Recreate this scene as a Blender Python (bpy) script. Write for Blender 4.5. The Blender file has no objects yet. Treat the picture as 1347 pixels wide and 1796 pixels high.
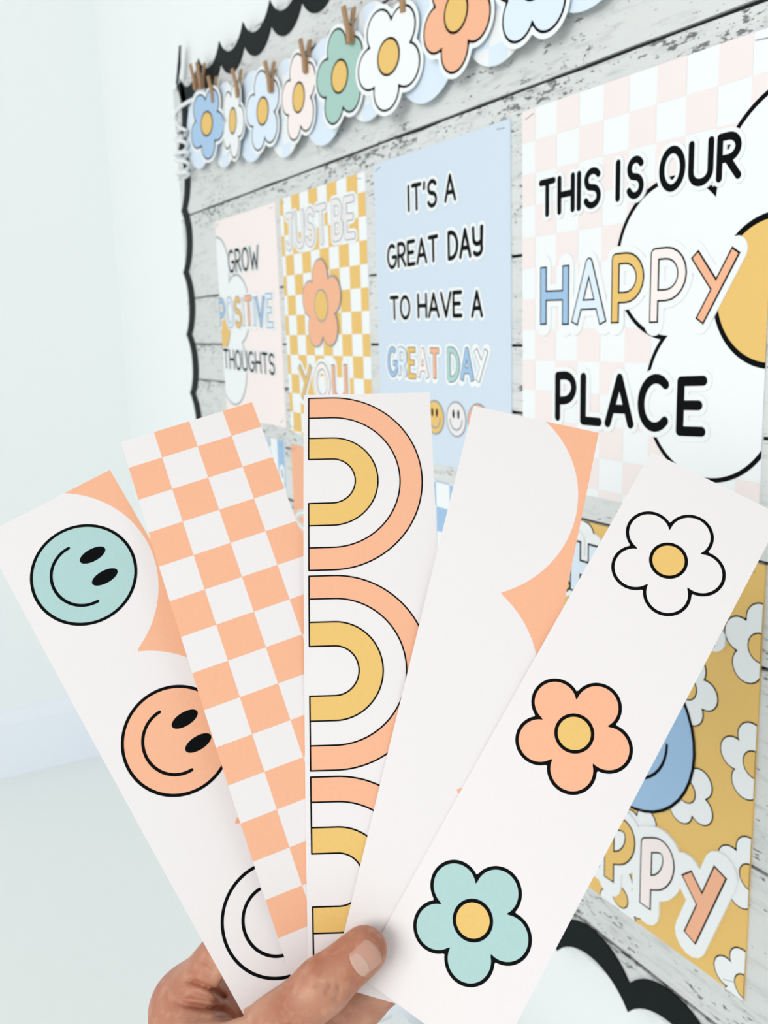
import bpy, math, random
import numpy as np
from mathutils import Matrix, Vector
from mathutils.geometry import delaunay_2d_cdt

random.seed(4)
S = bpy.context.scene
COL = S.collection

# ------------------------------------------------------------------ camera
FPX = 1642.0                      # focal length in pixels of the 1347 x 1796 frame
PPX, PPY = 673.5, 898.0
HC = 0.857                        # camera height over the floor
DW = 0.4586                       # camera to the plane of the posters
def cam_rot(yaw, pitch, roll):
    f = np.array([-math.sin(yaw), math.cos(yaw), 0]); r = np.array([math.cos(yaw), math.sin(yaw), 0])
    u = np.array([0, 0, 1.0])
    f2 = f * math.cos(pitch) - u * math.sin(pitch); u2 = u * math.cos(pitch) + f * math.sin(pitch)
    r3 = r * math.cos(roll) + u2 * math.sin(roll); u3 = u2 * math.cos(roll) - r * math.sin(roll)
    return np.array([r3, -u3, f2])
RC = cam_rot(1.06505, 0.19581, -0.03085)     # rows: camera right, down, forward
cd = bpy.data.cameras.new('camera'); cam = bpy.data.objects.new('camera', cd); COL.objects.link(cam)
cd.sensor_fit = 'HORIZONTAL'; cd.sensor_width = 36.0; cd.lens = FPX * 36.0 / 1347.0
cd.clip_start = 0.02; cd.clip_end = 60
m = Matrix.Identity(4)
for i in range(3):
    m[i][0] = RC[0][i]; m[i][1] = -RC[1][i]; m[i][2] = -RC[2][i]
m[2][3] = HC
cam.matrix_world = m
cd.dof.use_dof = True; cd.dof.focus_distance = 0.345; cd.dof.aperture_fstop = 30.0
S.camera = cam

# ------------------------------------------------------------------ light
S.view_settings.view_transform = 'Standard'; S.view_settings.look = 'None'
S.view_settings.gamma = 1.0; S.view_settings.use_curve_mapping = False
S.view_settings.exposure = 0.23
w = bpy.data.worlds.new('world'); S.world = w; w.use_nodes = True
bg = w.node_tree.nodes['Background']; bg.inputs[0].default_value = (0.965, 0.985, 1.0, 1); bg.inputs[1].default_value = 0.50
def area(name, loc, target, sx, sy, power, col):
    l = bpy.data.lights.new(name, 'AREA'); l.shape = 'RECTANGLE'; l.size = sx; l.size_y = sy; l.energy = power; l.color = col
    o = bpy.data.objects.new(name, l); COL.objects.link(o); o.location = loc
    o.rotation_euler = (Vector(target) - Vector(loc)).to_track_quat('-Z', 'Y').to_euler()
    return o
# daylight from the camera's side of the room: the only lamp, a window-sized panel 2.3 m behind the camera
area('window_behind_offscreen', (0.6, -2.2, 1.55), (-0.5, 0.3, 0.9), 1.8, 1.3, 38, (1.0, 0.985, 0.96))

# ------------------------------------------------------------------ geometry of pixels
def ray(px, py):
    return RC.T @ np.array([(px - PPX) / FPX, (py - PPY) / FPX, 1.0])
def wall(px, py, off=0.0):
    """pixel -> (X, Z) in mm on the wall plane, `off` m in front of the poster plane; Z from the camera height"""
    d = ray(px, py); d = d * (DW - off) / d[1]
    return np.array([d[0], d[2]]) * 1000
def camp(px, py, zmm):
    return np.array([(px - PPX) / FPX * zmm, (py - PPY) / FPX * zmm, zmm])
def cam2world(P):
    P = np.asarray(P, float) / 1000.0
    return P @ RC + np.array([0, 0, HC])

# ------------------------------------------------------------------ materials
def lin(c):
    if isinstance(c, str): c = [int(c[i:i + 2], 16) for i in (0, 2, 4)]
    o = []
    for v in c[:3]:
        v = v / 255.0
        o.append(v / 12.92 if v <= 0.04045 else ((v + 0.055) / 1.055) ** 2.4)
    return (*o, 1.0)
MATS = {}
def paper(name, col, rough=0.6, grain=0.03, spec=0.25, scale=900.0):
    if name in MATS: return MATS[name]
    mt = bpy.data.materials.new(name); mt.use_nodes = True; nt = mt.node_tree; b = nt.nodes['Principled BSDF']
    b.inputs['Roughness'].default_value = rough; b.inputs['Specular IOR Level'].default_value = spec
    c = lin(col)
    tc = nt.nodes.new('ShaderNodeTexCoord'); nz = nt.nodes.new('ShaderNodeTexNoise'); nz.inputs['Scale'].default_value = scale
    nz.inputs['Detail'].default_value = 2
    nt.links.new(tc.outputs['Object'], nz.inputs['Vector'])
    mx = nt.nodes.new('ShaderNodeMix'); mx.data_type = 'RGBA'
    mx.inputs[6].default_value = (*[v * (1 - grain) for v in c[:3]], 1); mx.inputs[7].default_value = (*[min(1, v * (1 + grain)) for v in c[:3]], 1)
    nt.links.new(nz.outputs['Fac'], mx.inputs[0]); nt.links.new(mx.outputs[2], b.inputs['Base Color'])
    MATS[name] = mt
    return mt
def nodes_of(name):
    mt = bpy.data.materials.new(name); mt.use_nodes = True
    MATS[name] = mt
    return mt, mt.node_tree, mt.node_tree.nodes['Principled BSDF']

M_card = paper('card_white', 'E8E4E4', grain=0.015)
M_white = paper('paper_white', 'ECF0F1', grain=0.01)
M_black = paper('ink_black', '06080A', rough=0.6, grain=0.1, spec=0.06)
M_peach = paper('ink_peach', 'F0B390', grain=0.04)
M_yellow = paper('ink_yellow', 'E6BF70', grain=0.04)
M_teal = paper('ink_teal', 'ABCDCB', grain=0.04)
M_green = paper('ink_green', 'A5C8BE', grain=0.04)
M_blue = paper('ink_blue', 'A6C5E3', grain=0.03)
M_midblue = paper('ink_mid_blue', '9DBFDF', grain=0.03)
M_pale = paper('ink_pale_blue', 'DAE8F5', grain=0.02)
M_sheet_blue = paper('sheet_blue', 'CEDCE9', grain=0.015)
M_pink = paper('ink_blush', 'F4E9E6', grain=0.015)
M_check = paper('ink_blush_check', 'EEE4E2', grain=0.015)
M_grey = paper('ink_grey', '8E9AA0', grain=0.03)
M_dark = paper('ink_charcoal', '4B565C', grain=0.03)
M_border = paper('border_black', '141A1B', rough=0.6, grain=0.1, spec=0.1, scale=60)
M_staple = paper('staple_steel', '9AA0A4', rough=0.35)

# wall / floor / skirting
def plaster(name, col, scale, bump, rough=0.8):
    mt, nt, b = nodes_of(name)
    b.inputs['Roughness'].default_value = rough; b.inputs['Specular IOR Level'].default_value = 0.2
    c = lin(col)
    tc = nt.nodes.new('ShaderNodeTexCoord'); nz = nt.nodes.new('ShaderNodeTexNoise'); nz.inputs['Scale'].default_value = scale; nz.inputs['Detail'].default_value = 4
    nt.links.new(tc.outputs['Object'], nz.inputs['Vector'])
    mx = nt.nodes.new('ShaderNodeMix'); mx.data_type = 'RGBA'
    mx.inputs[6].default_value = (*[v * 0.985 for v in c[:3]], 1); mx.inputs[7].default_value = c
    nt.links.new(nz.outputs['Fac'], mx.inputs[0]); nt.links.new(mx.outputs[2], b.inputs['Base Color'])
    bp = nt.nodes.new('ShaderNodeBump'); bp.inputs['Strength'].default_value = bump; bp.inputs['Distance'].default_value = 0.001
    nt.links.new(nz.outputs['Fac'], bp.inputs['Height']); nt.links.new(bp.outputs['Normal'], b.inputs['Normal'])
    return mt
M_wall = plaster('wall_paint', 'F1F6F6', 120, 0.08)
M_floor = plaster('floor_white', 'F0F5F3', 30, 0.04, 0.6)
M_skirt = plaster('skirting_paint', 'EFF4FC', 60, 0.02, 0.45)

# weathered white boards
def plank_material():
    mt, nt, b = nodes_of('weathered_white_wood')
    b.inputs['Roughness'].default_value = 0.75; b.inputs['Specular IOR Level'].default_value = 0.15
    N, L = nt.nodes.new, nt.links.new
    tc = N('ShaderNodeTexCoord'); geo = N('ShaderNodeNewGeometry')
    def mapped(sc):
        mp = N('ShaderNodeMapping'); mp.inputs['Scale'].default_value = sc
        L(geo.outputs['Position'], mp.inputs['Vector']); return mp
    def noise(sc, detail, vec, rough=0.6):
        n = N('ShaderNodeTexNoise'); n.inputs['Scale'].default_value = sc; n.inputs['Detail'].default_value = detail; n.inputs['Roughness'].default_value = rough
        L(vec.outputs['Vector'], n.inputs['Vector']); return n
    def ramp(src, p0, p1, c0=0.0, c1=1.0):
        r = N('ShaderNodeMapRange'); r.inputs['From Min'].default_value = p0; r.inputs['From Max'].default_value = p1
        r.inputs['To Min'].default_value = c0; r.inputs['To Max'].default_value = c1; L(src, r.inputs['Value']); return r.outputs['Result']
    def math_(op, a, c):
        n = N('ShaderNodeMath'); n.operation = op
        for i, v in enumerate((a, c)):
            if isinstance(v, (int, float)): n.inputs[i].default_value = v
            else: L(v, n.inputs[i])
        return n.outputs[0]
    broad = noise(5, 4, mapped((1, 1, 2.5)))
    grain = noise(120, 6, mapped((0.22, 1, 1.5)), 0.7)
    fleck = noise(360, 4, mapped((0.34, 1, 1.0)), 0.62)
    patch = noise(16, 4, mapped((0.55, 1, 1.3)))
    sep = N('ShaderNodeSeparateXYZ'); L(tc.outputs['Generated'], sep.inputs[0])
    edge = ramp(sep.outputs['Z'], 0.72, 1.0)                 # paint worn off along the upper edge of each board
    low = ramp(sep.outputs['Z'], 0.1, 0.0, 0.0, 0.35)
    wear = math_('ADD', math_('MULTIPLY', edge, 0.10), math_('MULTIPLY', low, 0.05))
    wear = math_('ADD', wear, math_('MULTIPLY', math_('SUBTRACT', patch.outputs['Fac'], 0.5), 0.36))
    fk = math_('ADD', fleck.outputs['Fac'], wear)
    fmask = ramp(fk, 0.64, 0.69)
    gmask = ramp(math_('ADD', grain.outputs['Fac'], math_('MULTIPLY', wear, 0.6)), 0.52, 0.72, 0, 0.42)
    mx = N('ShaderNodeMix'); mx.data_type = 'RGBA'; mx.inputs[6].default_value = lin('CDD0CF'); mx.inputs[7].default_value = lin('E2E4E3')
    L(broad.outputs['Fac'], mx.inputs[0])
    m2 = N('ShaderNodeMix'); m2.data_type = 'RGBA'; m2.inputs[7].default_value = lin('8C9090'); L(gmask, m2.inputs[0]); L(mx.outputs[2], m2.inputs[6])
    m3 = N('ShaderNodeMix'); m3.data_type = 'RGBA'; m3.inputs[7].default_value = lin('46494A'); L(math_('MULTIPLY', fmask, 0.8), m3.inputs[0]); L(m2.outputs[2], m3.inputs[6])
    L(m3.outputs[2], b.inputs['Base Color'])
    weave = N('ShaderNodeTexWave'); weave.inputs['Scale'].default_value = 260; weave.bands_direction = 'DIAGONAL'
    L(geo.outputs['Position'], weave.inputs['Vector'])
    bp = N('ShaderNodeBump'); bp.inputs['Strength'].default_value = 0.25; bp.inputs['Distance'].default_value = 0.0006
    L(math_('ADD', math_('MULTIPLY', weave.outputs['Fac'], 0.4), math_('MULTIPLY', fmask, -1.0)), bp.inputs['Height']); L(bp.outputs['Normal'], b.inputs['Normal'])
    return mt
M_plank = plank_material()
M_gap = paper('board_gap_dark', '2A2D2C', rough=0.8, grain=0.2, scale=40)

def wood_material():
    mt, nt, b = nodes_of('peg_wood')
    b.inputs['Roughness'].default_value = 0.6
    tc = nt.nodes.new('ShaderNodeTexCoord'); mp = nt.nodes.new('ShaderNodeMapping'); mp.inputs['Scale'].default_value = (900, 900, 60)
    nz = nt.nodes.new('ShaderNodeTexNoise'); nz.inputs['Scale'].default_value = 1; nz.inputs['Detail'].default_value = 4
    nt.links.new(tc.outputs['Object'], mp.inputs['Vector']); nt.links.new(mp.outputs['Vector'], nz.inputs['Vector'])
    mx = nt.nodes.new('ShaderNodeMix'); mx.data_type = 'RGBA'; mx.inputs[6].default_value = lin('8C6A48'); mx.inputs[7].default_value = lin('BC9770')
    nt.links.new(nz.outputs['Fac'], mx.inputs[0]); nt.links.new(mx.outputs[2], b.inputs['Base Color'])
    return mt
M_wood = wood_material()

def skin_material():
    mt, nt, b = nodes_of('skin')
    N, L = nt.nodes.new, nt.links.new
    b.inputs['Roughness'].default_value = 0.48; b.inputs['Specular IOR Level'].default_value = 0.4
    b.inputs['Subsurface Weight'].default_value = 0.18; b.inputs['Subsurface Radius'].default_value = (1.0, 0.35, 0.2); b.inputs['Subsurface Scale'].default_value = 0.004
    tc = N('ShaderNodeTexCoord')
    def noise(sc, d):
        n = N('ShaderNodeTexNoise'); n.inputs['Scale'].default_value = sc; n.inputs['Detail'].default_value = d; L(tc.outputs['Object'], n.inputs['Vector']); return n
    n1 = noise(45, 3); n2 = noise(260, 3); n3 = noise(900, 4)
    r1 = N('ShaderNodeMapRange'); r1.inputs['From Min'].default_value = 0.38; r1.inputs['From Max'].default_value = 0.66; L(n1.outputs['Fac'], r1.inputs['Value'])
    mx = N('ShaderNodeMix'); mx.data_type = 'RGBA'; mx.inputs[6].default_value = lin('C69278'); mx.inputs[7].default_value = lin('AE6E54'); L(r1.outputs[0], mx.inputs[0])
    m2 = N('ShaderNodeMix'); m2.data_type = 'RGBA'; m2.inputs[7].default_value = lin('D3A689')
    r2 = N('ShaderNodeMapRange'); r2.inputs['From Min'].default_value = 0.5; r2.inputs['From Max'].default_value = 0.8; r2.inputs['To Max'].default_value = 0.5; L(n2.outputs['Fac'], r2.inputs['Value'])
    L(r2.outputs[0], m2.inputs[0]); L(mx.outputs[2], m2.inputs[6]); L(m2.outputs[2], b.inputs['Base Color'])
    bp = N('ShaderNodeBump'); bp.inputs['Strength'].default_value = 0.35; bp.inputs['Distance'].default_value = 0.0003
    L(n3.outputs['Fac'], bp.inputs['Height']); L(bp.outputs['Normal'], b.inputs['Normal'])
    return mt
M_skin = skin_material()
M_nail = paper('nail', 'C39480', rough=0.32, grain=0.03, spec=0.5)
M_lunula_glare = paper('nail_lunula_glare', 'CBA595', rough=0.35, grain=0.03, spec=0.5)  # lunula colour that also carries the painted glare on the nail

# ------------------------------------------------------------------ objects
def link(name, me, mat=None, parent=None):
    o = bpy.data.objects.new(name, me); COL.objects.link(o)
    if mat and me: me.materials.append(mat)
    if parent: o.parent = parent
    return o
def tag(o, label=None, cat=None, group=None, kind=None):
    if label: o['label'] = label
    if cat: o['category'] = cat
    if group: o['group'] = group
    if kind: o['kind'] = kind
    return o
def mesh(name, verts, faces, smooth=False):
    me = bpy.data.meshes.new(name); me.from_pydata([tuple(map(float, v)) for v in verts], [], [tuple(int(i) for i in f) for f in faces])
    if smooth: me.polygons.foreach_set('use_smooth', [True] * len(me.polygons))
    me.update(); return me
def box(name, x0, x1, y0, y1, z0, z1, mat, parent=None):
    v = [(x, y, z) for x in (x0, x1) for y in (y0, y1) for z in (z0, z1)]
    f = [(0, 1, 3, 2), (4, 6, 7, 5), (0, 4, 5, 1), (2, 3, 7, 6), (0, 2, 6, 4), (1, 5, 7, 3)]
    return link(name, mesh(name, v, f), mat, parent)
def tube_mesh(name, pts, r, n=8):
    pts = [np.array(p, float) for p in pts]; V = []; F = []; up = None
    for i, p in enumerate(pts):
        t = pts[min(i + 1, len(pts) - 1)] - pts[max(i - 1, 0)]; t /= np.linalg.norm(t) + 1e-12
        if up is None: up = np.cross(t, [0.3, 0.9, 0.2]); up /= np.linalg.norm(up)
        up = up - t * (up @ t); up /= np.linalg.norm(up) + 1e-12; s = np.cross(t, up)
        rr = r[i] if hasattr(r, '__len__') else r
        for k in range(n):
            a = 2 * math.pi * k / n; V.append(p + rr * (math.cos(a) * up + math.sin(a) * s))
    for i in range(len(pts) - 1):
        for k in range(n): F.append((i * n + k, i * n + (k + 1) % n, (i + 1) * n + (k + 1) % n, (i + 1) * n + k))
    F.append(tuple(range(n - 1, -1, -1))); F.append(tuple((len(pts) - 1) * n + k for k in range(n)))
    return mesh(name, V, F, True)

# ---- flat print: polygons in the mm coordinates of a sheet, laid on that sheet
def disc(c, r, ry=None, rot=0.0, n=40):
    ry = r if ry is None else ry
    a = np.linspace(0, 2 * math.pi, n, endpoint=False); p = np.stack([r * np.cos(a), ry * np.sin(a)], 1)
    cr, sr = math.cos(rot), math.sin(rot)
    return p @ np.array([[cr, sr], [-sr, cr]]) + np.asarray(c, float)
def flower(c, d, r, base, n=120, k=5):
    """outline of k round petals (radius r, d from the centre), first at angle base"""
    a = np.linspace(0, 2 * math.pi, n, endpoint=False); R = np.zeros(n)
    for j in range(k):
        t = base + 2 * math.pi * j / k - a
        q = r * r - (d * np.sin(t)) ** 2
        R = np.maximum(R, np.where((q > 0) & (np.cos(t) > -0.2), d * np.cos(t) + np.sqrt(np.maximum(q, 0)), 0))
    return np.stack([R * np.cos(a), R * np.sin(a)], 1) + np.asarray(c, float)
def stroke(pts, w, flat=False, ext=0.0):
    P = [np.array(p, float) for p in pts]; out = []
    if ext and len(P) > 1:
        P[0] = P[0] - (P[1] - P[0]) / (np.linalg.norm(P[1] - P[0]) + 1e-9) * ext
        P[-1] = P[-1] + (P[-1] - P[-2]) / (np.linalg.norm(P[-1] - P[-2]) + 1e-9) * ext
    for a, b in zip(P[:-1], P[1:]):
        d = b - a; L = np.linalg.norm(d)
        if L < 1e-9: continue
        nn = np.array([-d[1], d[0]]) / L * w / 2
        out.append(np.array([a + nn, a - nn, b - nn, b + nn]))
    closed = np.linalg.norm(P[0] - P[-1]) < 1e-6
    for i, p in enumerate(P):
        if flat and not closed and i in (0, len(P) - 1): continue
        out.append(disc(p, w / 2, n=14))
    return out
def clip(poly, rect):
    x0, x1, y0, y1 = rect; P = [tuple(p) for p in poly]
    for ax, val, sg in ((0, x0, 1), (0, x1, -1), (1, y0, 1), (1, y1, -1)):
        Q = []
        for i in range(len(P)):
            a, b = P[i - 1], P[i]; ia = (a[ax] - val) * sg >= 0; ib = (b[ax] - val) * sg >= 0
            if ia != ib:
                t = (val - a[ax]) / (b[ax] - a[ax]); Q.append((a[0] + t * (b[0] - a[0]), a[1] + t * (b[1] - a[1])))
            if ib: Q.append(b)
        P = Q
        if len(P) < 3: return None
    return np.array(P)
def tris_of(polys, rect=None, tol=None, disjoint=False):
    """triangles of the union of the polygons (no overlapping faces)"""
    pts, faces, T = [], [], []
    for p in polys:
        p = np.asarray(p, float)
        if rect is not None:
            p = clip(p, rect)
            if p is None: continue
        if ((np.roll(p[:, 0], -1) * p[:, 1] - np.roll(p[:, 1], -1) * p[:, 0]).sum()) > 0: p = p[::-1]
        k = len(pts); pts += [Vector((float(x), float(y))) for x, y in p]; faces.append(list(range(k, k + len(p))))
    if not pts: return np.zeros((0, 3, 2))
    if all(len(f) <= 4 for f in faces) and disjoint:
        for f in faces:
            q = [tuple(pts[i]) for i in f]; T.append([q[0], q[1], q[2]])
            if len(q) == 4: T.append([q[0], q[2], q[3]])
        faces = []
    V, _, F, _, _, of = delaunay_2d_cdt(pts, [], faces, 0, 1e-5) if faces else ([], 0, [], 0, 0, [])
    for f, o in zip(F, of):
        if o: T.append([(V[i].x, V[i].y) for i in f])
    T = np.array(T)
    if tol:
        for _ in range(7):
            e = np.max(np.linalg.norm(T - np.roll(T, 1, axis=1), axis=2), axis=1); big = e > tol
            if not big.any(): break
            B = T[big]; ab = (B[:, 0] + B[:, 1]) / 2; bc = (B[:, 1] + B[:, 2]) / 2; ca = (B[:, 2] + B[:, 0]) / 2
            N = np.concatenate([np.stack(q, 1) for q in ((B[:, 0], ab, ca), (ab, B[:, 1], bc), (ca, bc, B[:, 2]), (ab, bc, ca))])
            T = np.concatenate([T[~big], N])
    return T
RAISE = 5                          # layers (0.6 mm) that the white-edged lettering stands proud of its poster
class Sheet:
    """a printed sheet: mapfn(uv array in mm, height in mm) -> world points"""
    def __init__(s, root, mapfn, rect=None, tol=None, step=0.12):
        s.root, s.map, s.rect, s.tol, s.step = root, mapfn, rect, tol, step
    def put(s, name, mat, polys, layer, rect=0, label=None):
        T = tris_of(polys, s.rect if isinstance(rect, int) else rect, s.tol, 'check' in name)
        if len(T) == 0: return None
        V = s.map(T.reshape(-1, 2), layer * s.step)
        # face the camera side: orient every triangle alike
        T3 = V.reshape(-1, 3, 3); n = np.cross(T3[:, 1] - T3[:, 0], T3[:, 2] - T3[:, 0]); view = T3[:, 0] - np.array([0, 0, HC])
        fl = (n * view).sum(1) > 0
        F = np.arange(len(V)).reshape(-1, 3); F[fl] = F[fl][:, ::-1]
        if name.endswith('_surround'):
            # side walls down to the sheet, so that the cut-out is solid
            cnt = {}
            for t in T:
                k = [tuple(np.round(p, 4)) for p in t]
                for a, b in ((0, 1), (1, 2), (2, 0)): cnt.setdefault(frozenset((k[a], k[b])), []).append((t[a], t[b]))
            E = [v[0] for v in cnt.values() if len(v) == 1]
            if E:
                e = np.array(E).reshape(-1, 2); n0 = len(V); V = np.vstack([V, s.map(e, layer * s.step), s.map(e, 0.0)]); m0 = len(e)
                F = [tuple(f) for f in F] + [(n0 + i, n0 + i + 1, n0 + m0 + i + 1, n0 + m0 + i) for i in range(0, m0, 2)]
        o = link(name, mesh(name, V, F), mat, s.root)
        if label: o['label'] = label
        return o
def extrude(name, outline, mapfn, thick, mat, parent=None):
    """cut-out sheet with thickness from a star-shaped outline"""
    n = len(outline); c = outline.mean(0)
    P = np.vstack([outline, c]); A = mapfn(P, 0.0); B = mapfn(P, -thick)
    V = np.vstack([A, B]); F = []
    for i in range(n):
        j = (i + 1) % n
        F += [(n, i, j), (2 * n + 1, n + 1 + j, n + 1 + i), (i, n + 1 + i, n + 1 + j, j)]
    return link(name, mesh(name, V, F), mat, parent)
def wallmap(off):
    def f(uv, h):
        uv = np.asarray(uv, float)
        return np.stack([uv[:, 0] / 1000, np.full(len(uv), DW - off - h / 1000.0), uv[:, 1] / 1000 + HC], 1)
    return f

# ---- a hand-lettered stroke alphabet (x 0..w, y 0..1)
def arc(cx, cy, rx, ry, a0, a1, n=10):
    return [(cx + rx * math.cos(math.radians(a0 + (a1 - a0) * i / n)), cy + ry * math.sin(math.radians(a0 + (a1 - a0) * i / n))) for i in range(n + 1)]
GL = {
 'A': (.62, [[(0, 0), (.31, 1), (.62, 0)], [(.10, .32), (.52, .32)]]),
 'B': (.5, [[(0, 0), (0, 1), (.22, 1)] + arc(.22, .76, .24, .24, 90, -90) + [(0, .52)], [(.22, .52)] + arc(.24, .26, .26, .26, 90, -90) + [(0, 0)]]),
 'C': (.58, [arc(.32, .5, .32, .5, 48, 312, 18)]),
 'D': (.56, [[(0, 0), (0, 1), (.15, 1)] + arc(.15, .5, .41, .5, 90, -90, 14) + [(0, 0)]]),
 'E': (.46, [[(.46, 1), (0, 1), (0, 0), (.46, 0)], [(0, .52), (.38, .52)]]),
 'G': (.6, [arc(.32, .5, .32, .5, 55, 345, 18) + [(.62, .46), (.36, .46)]]),
 'H': (.54, [[(0, 0), (0, 1)], [(.54, 0), (.54, 1)], [(0, .5), (.54, .5)]]),
 'I': (.02, [[(0, 0), (0, 1)]]),
 'J': (.46, [[(.1, 1), (.46, 1)], [(.34, 1), (.34, .25)] + arc(.17, .2, .17, .2, 0, -160)]),
 'L': (.44, [[(0, 1), (0, 0), (.44, 0)]]),
 'O': (.62, [arc(.31, .5, .31, .5, 0, 360, 26)]),
 'P': (.48, [[(0, 0), (0, 1), (.2, 1)] + arc(.2, .7, .28, .3, 90, -90) + [(0, .4)]]),
 'R': (.5, [[(0, 0), (0, 1), (.2, 1)] + arc(.22, .73, .26, .27, 90, -90) + [(0, .46)], [(.2, .46), (.5, 0)]]),
 'S': (.5, [arc(.26, .75, .24, .25, 30, 235, 12) + arc(.24, .26, .25, .26, 70, -155, 14)]),
 'T': (.54, [[(0, 1), (.54, 1)], [(.27, 1), (.27, 0)]]),
 'U': (.54, [[(0, 1), (0, .28)] + arc(.27, .28, .27, .28, 180, 360, 12) + [(.54, 1)]]),
 'V': (.58, [[(0, 1), (.29, 0), (.58, 1)]]),
 'W': (.8, [[(0, 1), (.2, 0), (.4, .7), (.6, 0), (.8, 1)]]),
 'Y': (.58, [[(0, 1), (.325, .47)], [(.58, 1), (.1, 0)]]),
 'y': (.54, [[(0, 1), (.02, .6)] + arc(.26, .6, .24, .2, 190, 350, 8) + [(.5, 1)], [(.54, 1), (.5, .3)] + arc(.26, .22, .26, .22, 10, -140, 8)]),
 "'": (.02, [[(.02, 1), (0, .78)]]),
}
def word_strokes(text, bl, br, tl, ratio, gap=0.2, off=0.0):
    """strokes of each letter fitted between pixels: bottom-left, bottom-right, y of the top-left"""
    A = wall(*bl, off); B = wall(*br, off); C = wall(bl[0], tl, off); h = C[1] - A[1]; w = ratio * h
    x0, x1 = A[0] + w / 2, B[0] - w / 2
    tot = sum(GL[c][0] for c in text) + gap * (len(text) - 1); k = (x1 - x0) / max(tot, 1e-6)
    out = []; x = 0.0
    for c in text:
        gw, st = GL[c]; L = []
        for s_ in st:
            L.append([(x0 + (x + px) * k, A[1] + (B[1] - A[1]) * ((x0 + (x + px) * k - A[0]) / (B[0] - A[0] + 1e-9)) + w / 2 + py * (h - w)) for px, py in s_])
        out.append(L); x += gw + gap
    return out, w
def flatten(ls): return [p for l in ls for p in l]
def print_word(sh, name, text, bl, br, tl, ratio, fills=None, halo=0.55, gap=0.2, layer=2, flat=False, outline=0.16, ink=None, label=None, off=0.0):
    """black lettering, or outlined lettering with a fill for each letter, on a white surround"""
    LS, w = word_strokes(text, bl, br, tl, ratio, gap, off)
    if halo:
        hp = flatten([stroke(s_, w * (1 + 2 * halo)) for L in LS for s_ in L])
        sh.put(name + '_surround', M_white, hp, layer + 1 + RAISE)
        layer = layer + RAISE
    o = w * outline
    if fills is None:
        return sh.put(name, ink or M_black, flatten([stroke(s_, w) for L in LS for s_ in L]), layer + 2, label=label)
    sh.put(name + '_outline', ink or M_black, flatten([stroke(s_, w + 2 * o, flat, o if flat else 0) for L in LS for s_ in L]), layer + 2)
    for L, f in zip(LS, fills): sh.put('printed_letter', f, flatten([stroke(s_, w, flat) for s_ in L]), layer + 3, label=label)
def fit_circle(pxs, off=0.0):
    P = np.array([wall(x, y, off) for x, y in pxs]); A = np.c_[2 * P, np.ones(len(P))]
    s_ = np.linalg.lstsq(A, (P ** 2).sum(1), rcond=None)[0]
    return s_[:2], math.sqrt(s_[2] + s_[0] ** 2 + s_[1] ** 2)

# ================================================================== the room
XB = -1.896                        # wall behind, meets the board wall in the corner
YB = DW + 0.012
struct = lambda o: tag(o, kind='structure')
struct(box('floor', XB - 0.1, 2.0, -2.6, YB + 0.1, -0.05, 0.0, M_floor))
o = struct(box('wall_back', XB - 0.1, XB, -2.6, YB + 0.1, 0.0, 2.4, M_wall))
o = struct(box('wall_right', XB, 2.0, YB, YB + 0.1, 0.0, 2.4, M_wall))
def skirting(name, pts_fn, length0, length1):
    prof = [(0.0, 0.0), (0.016, 0.0), (0.016, 0.112), (0.012, 0.124), (0.006, 0.132), (0.0, 0.136)]
    V = []; n = len(prof)
    for t in (length0, length1):
        V += [pts_fn(t, d, z) for d, z in prof]
    F = [(i, (i + 1) % n, n + (i + 1) % n, n + i) for i in range(n)] + [tuple(range(n)), tuple(range(2 * n - 1, n - 1, -1))]
    return struct(link(name, mesh(name, V, F), M_skirt))
skirting('baseboard_back', lambda t, d, z: (XB + d, t, z), -2.6, YB)
skirting('baseboard_right', lambda t, d, z: (t, YB - d, z), XB + 0.016, 2.0)

# ================================================================== bulletin board
BX0, BX1, BZ0, BZ1 = -1.432, 0.25, -0.508, 0.352
board = tag(box('bulletin_board', BX0, BX1, DW + 0.0045, YB - 0.0002, BZ0 + HC, BZ1 + HC, M_gap),
            'bulletin board faced with weathered white boards, hung on the white wall', 'bulletin board')
cracks = [BZ1, 0.288, 0.1696, 0.0497, -0.0176, -0.0716, -0.145, -0.211, -0.3439, -0.4757, BZ0]
for k in range(len(cracks) - 1):
    z1, z0 = cracks[k], cracks[k + 1]
    g = 0.0004 if k in (3, 5) else 0.0011
    g0 = 0.0004 if k + 1 in (4, 6) else 0.0011
    n = 40; xs = np.linspace(BX0, BX1, n); V = []
    rr = random.Random(k)
    for x in xs:
        t1 = z1 - g - abs(rr.gauss(0, 0.0004)); t0 = z0 + g0 + abs(rr.gauss(0, 0.0004))
        V += [(x, DW + 0.0012, t1 + HC), (x, DW + 0.0012, t0 + HC), (x, DW + 0.0046, t1 + HC), (x, DW + 0.0046, t0 + HC)]
    F = []
    for i in range(n - 1):
        a, b = 4 * i, 4 * i + 4
        F += [(a, a + 1, b + 1, b), (a + 2, a, b, b + 2), (a + 1, a + 3, b + 3, b + 1)]
    F += [(0, 2, 3, 1), (4 * n - 4, 4 * n - 3, 4 * n - 1, 4 * n - 2)]
    link('plank', mesh('plank', V, F), M_plank, board)

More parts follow.
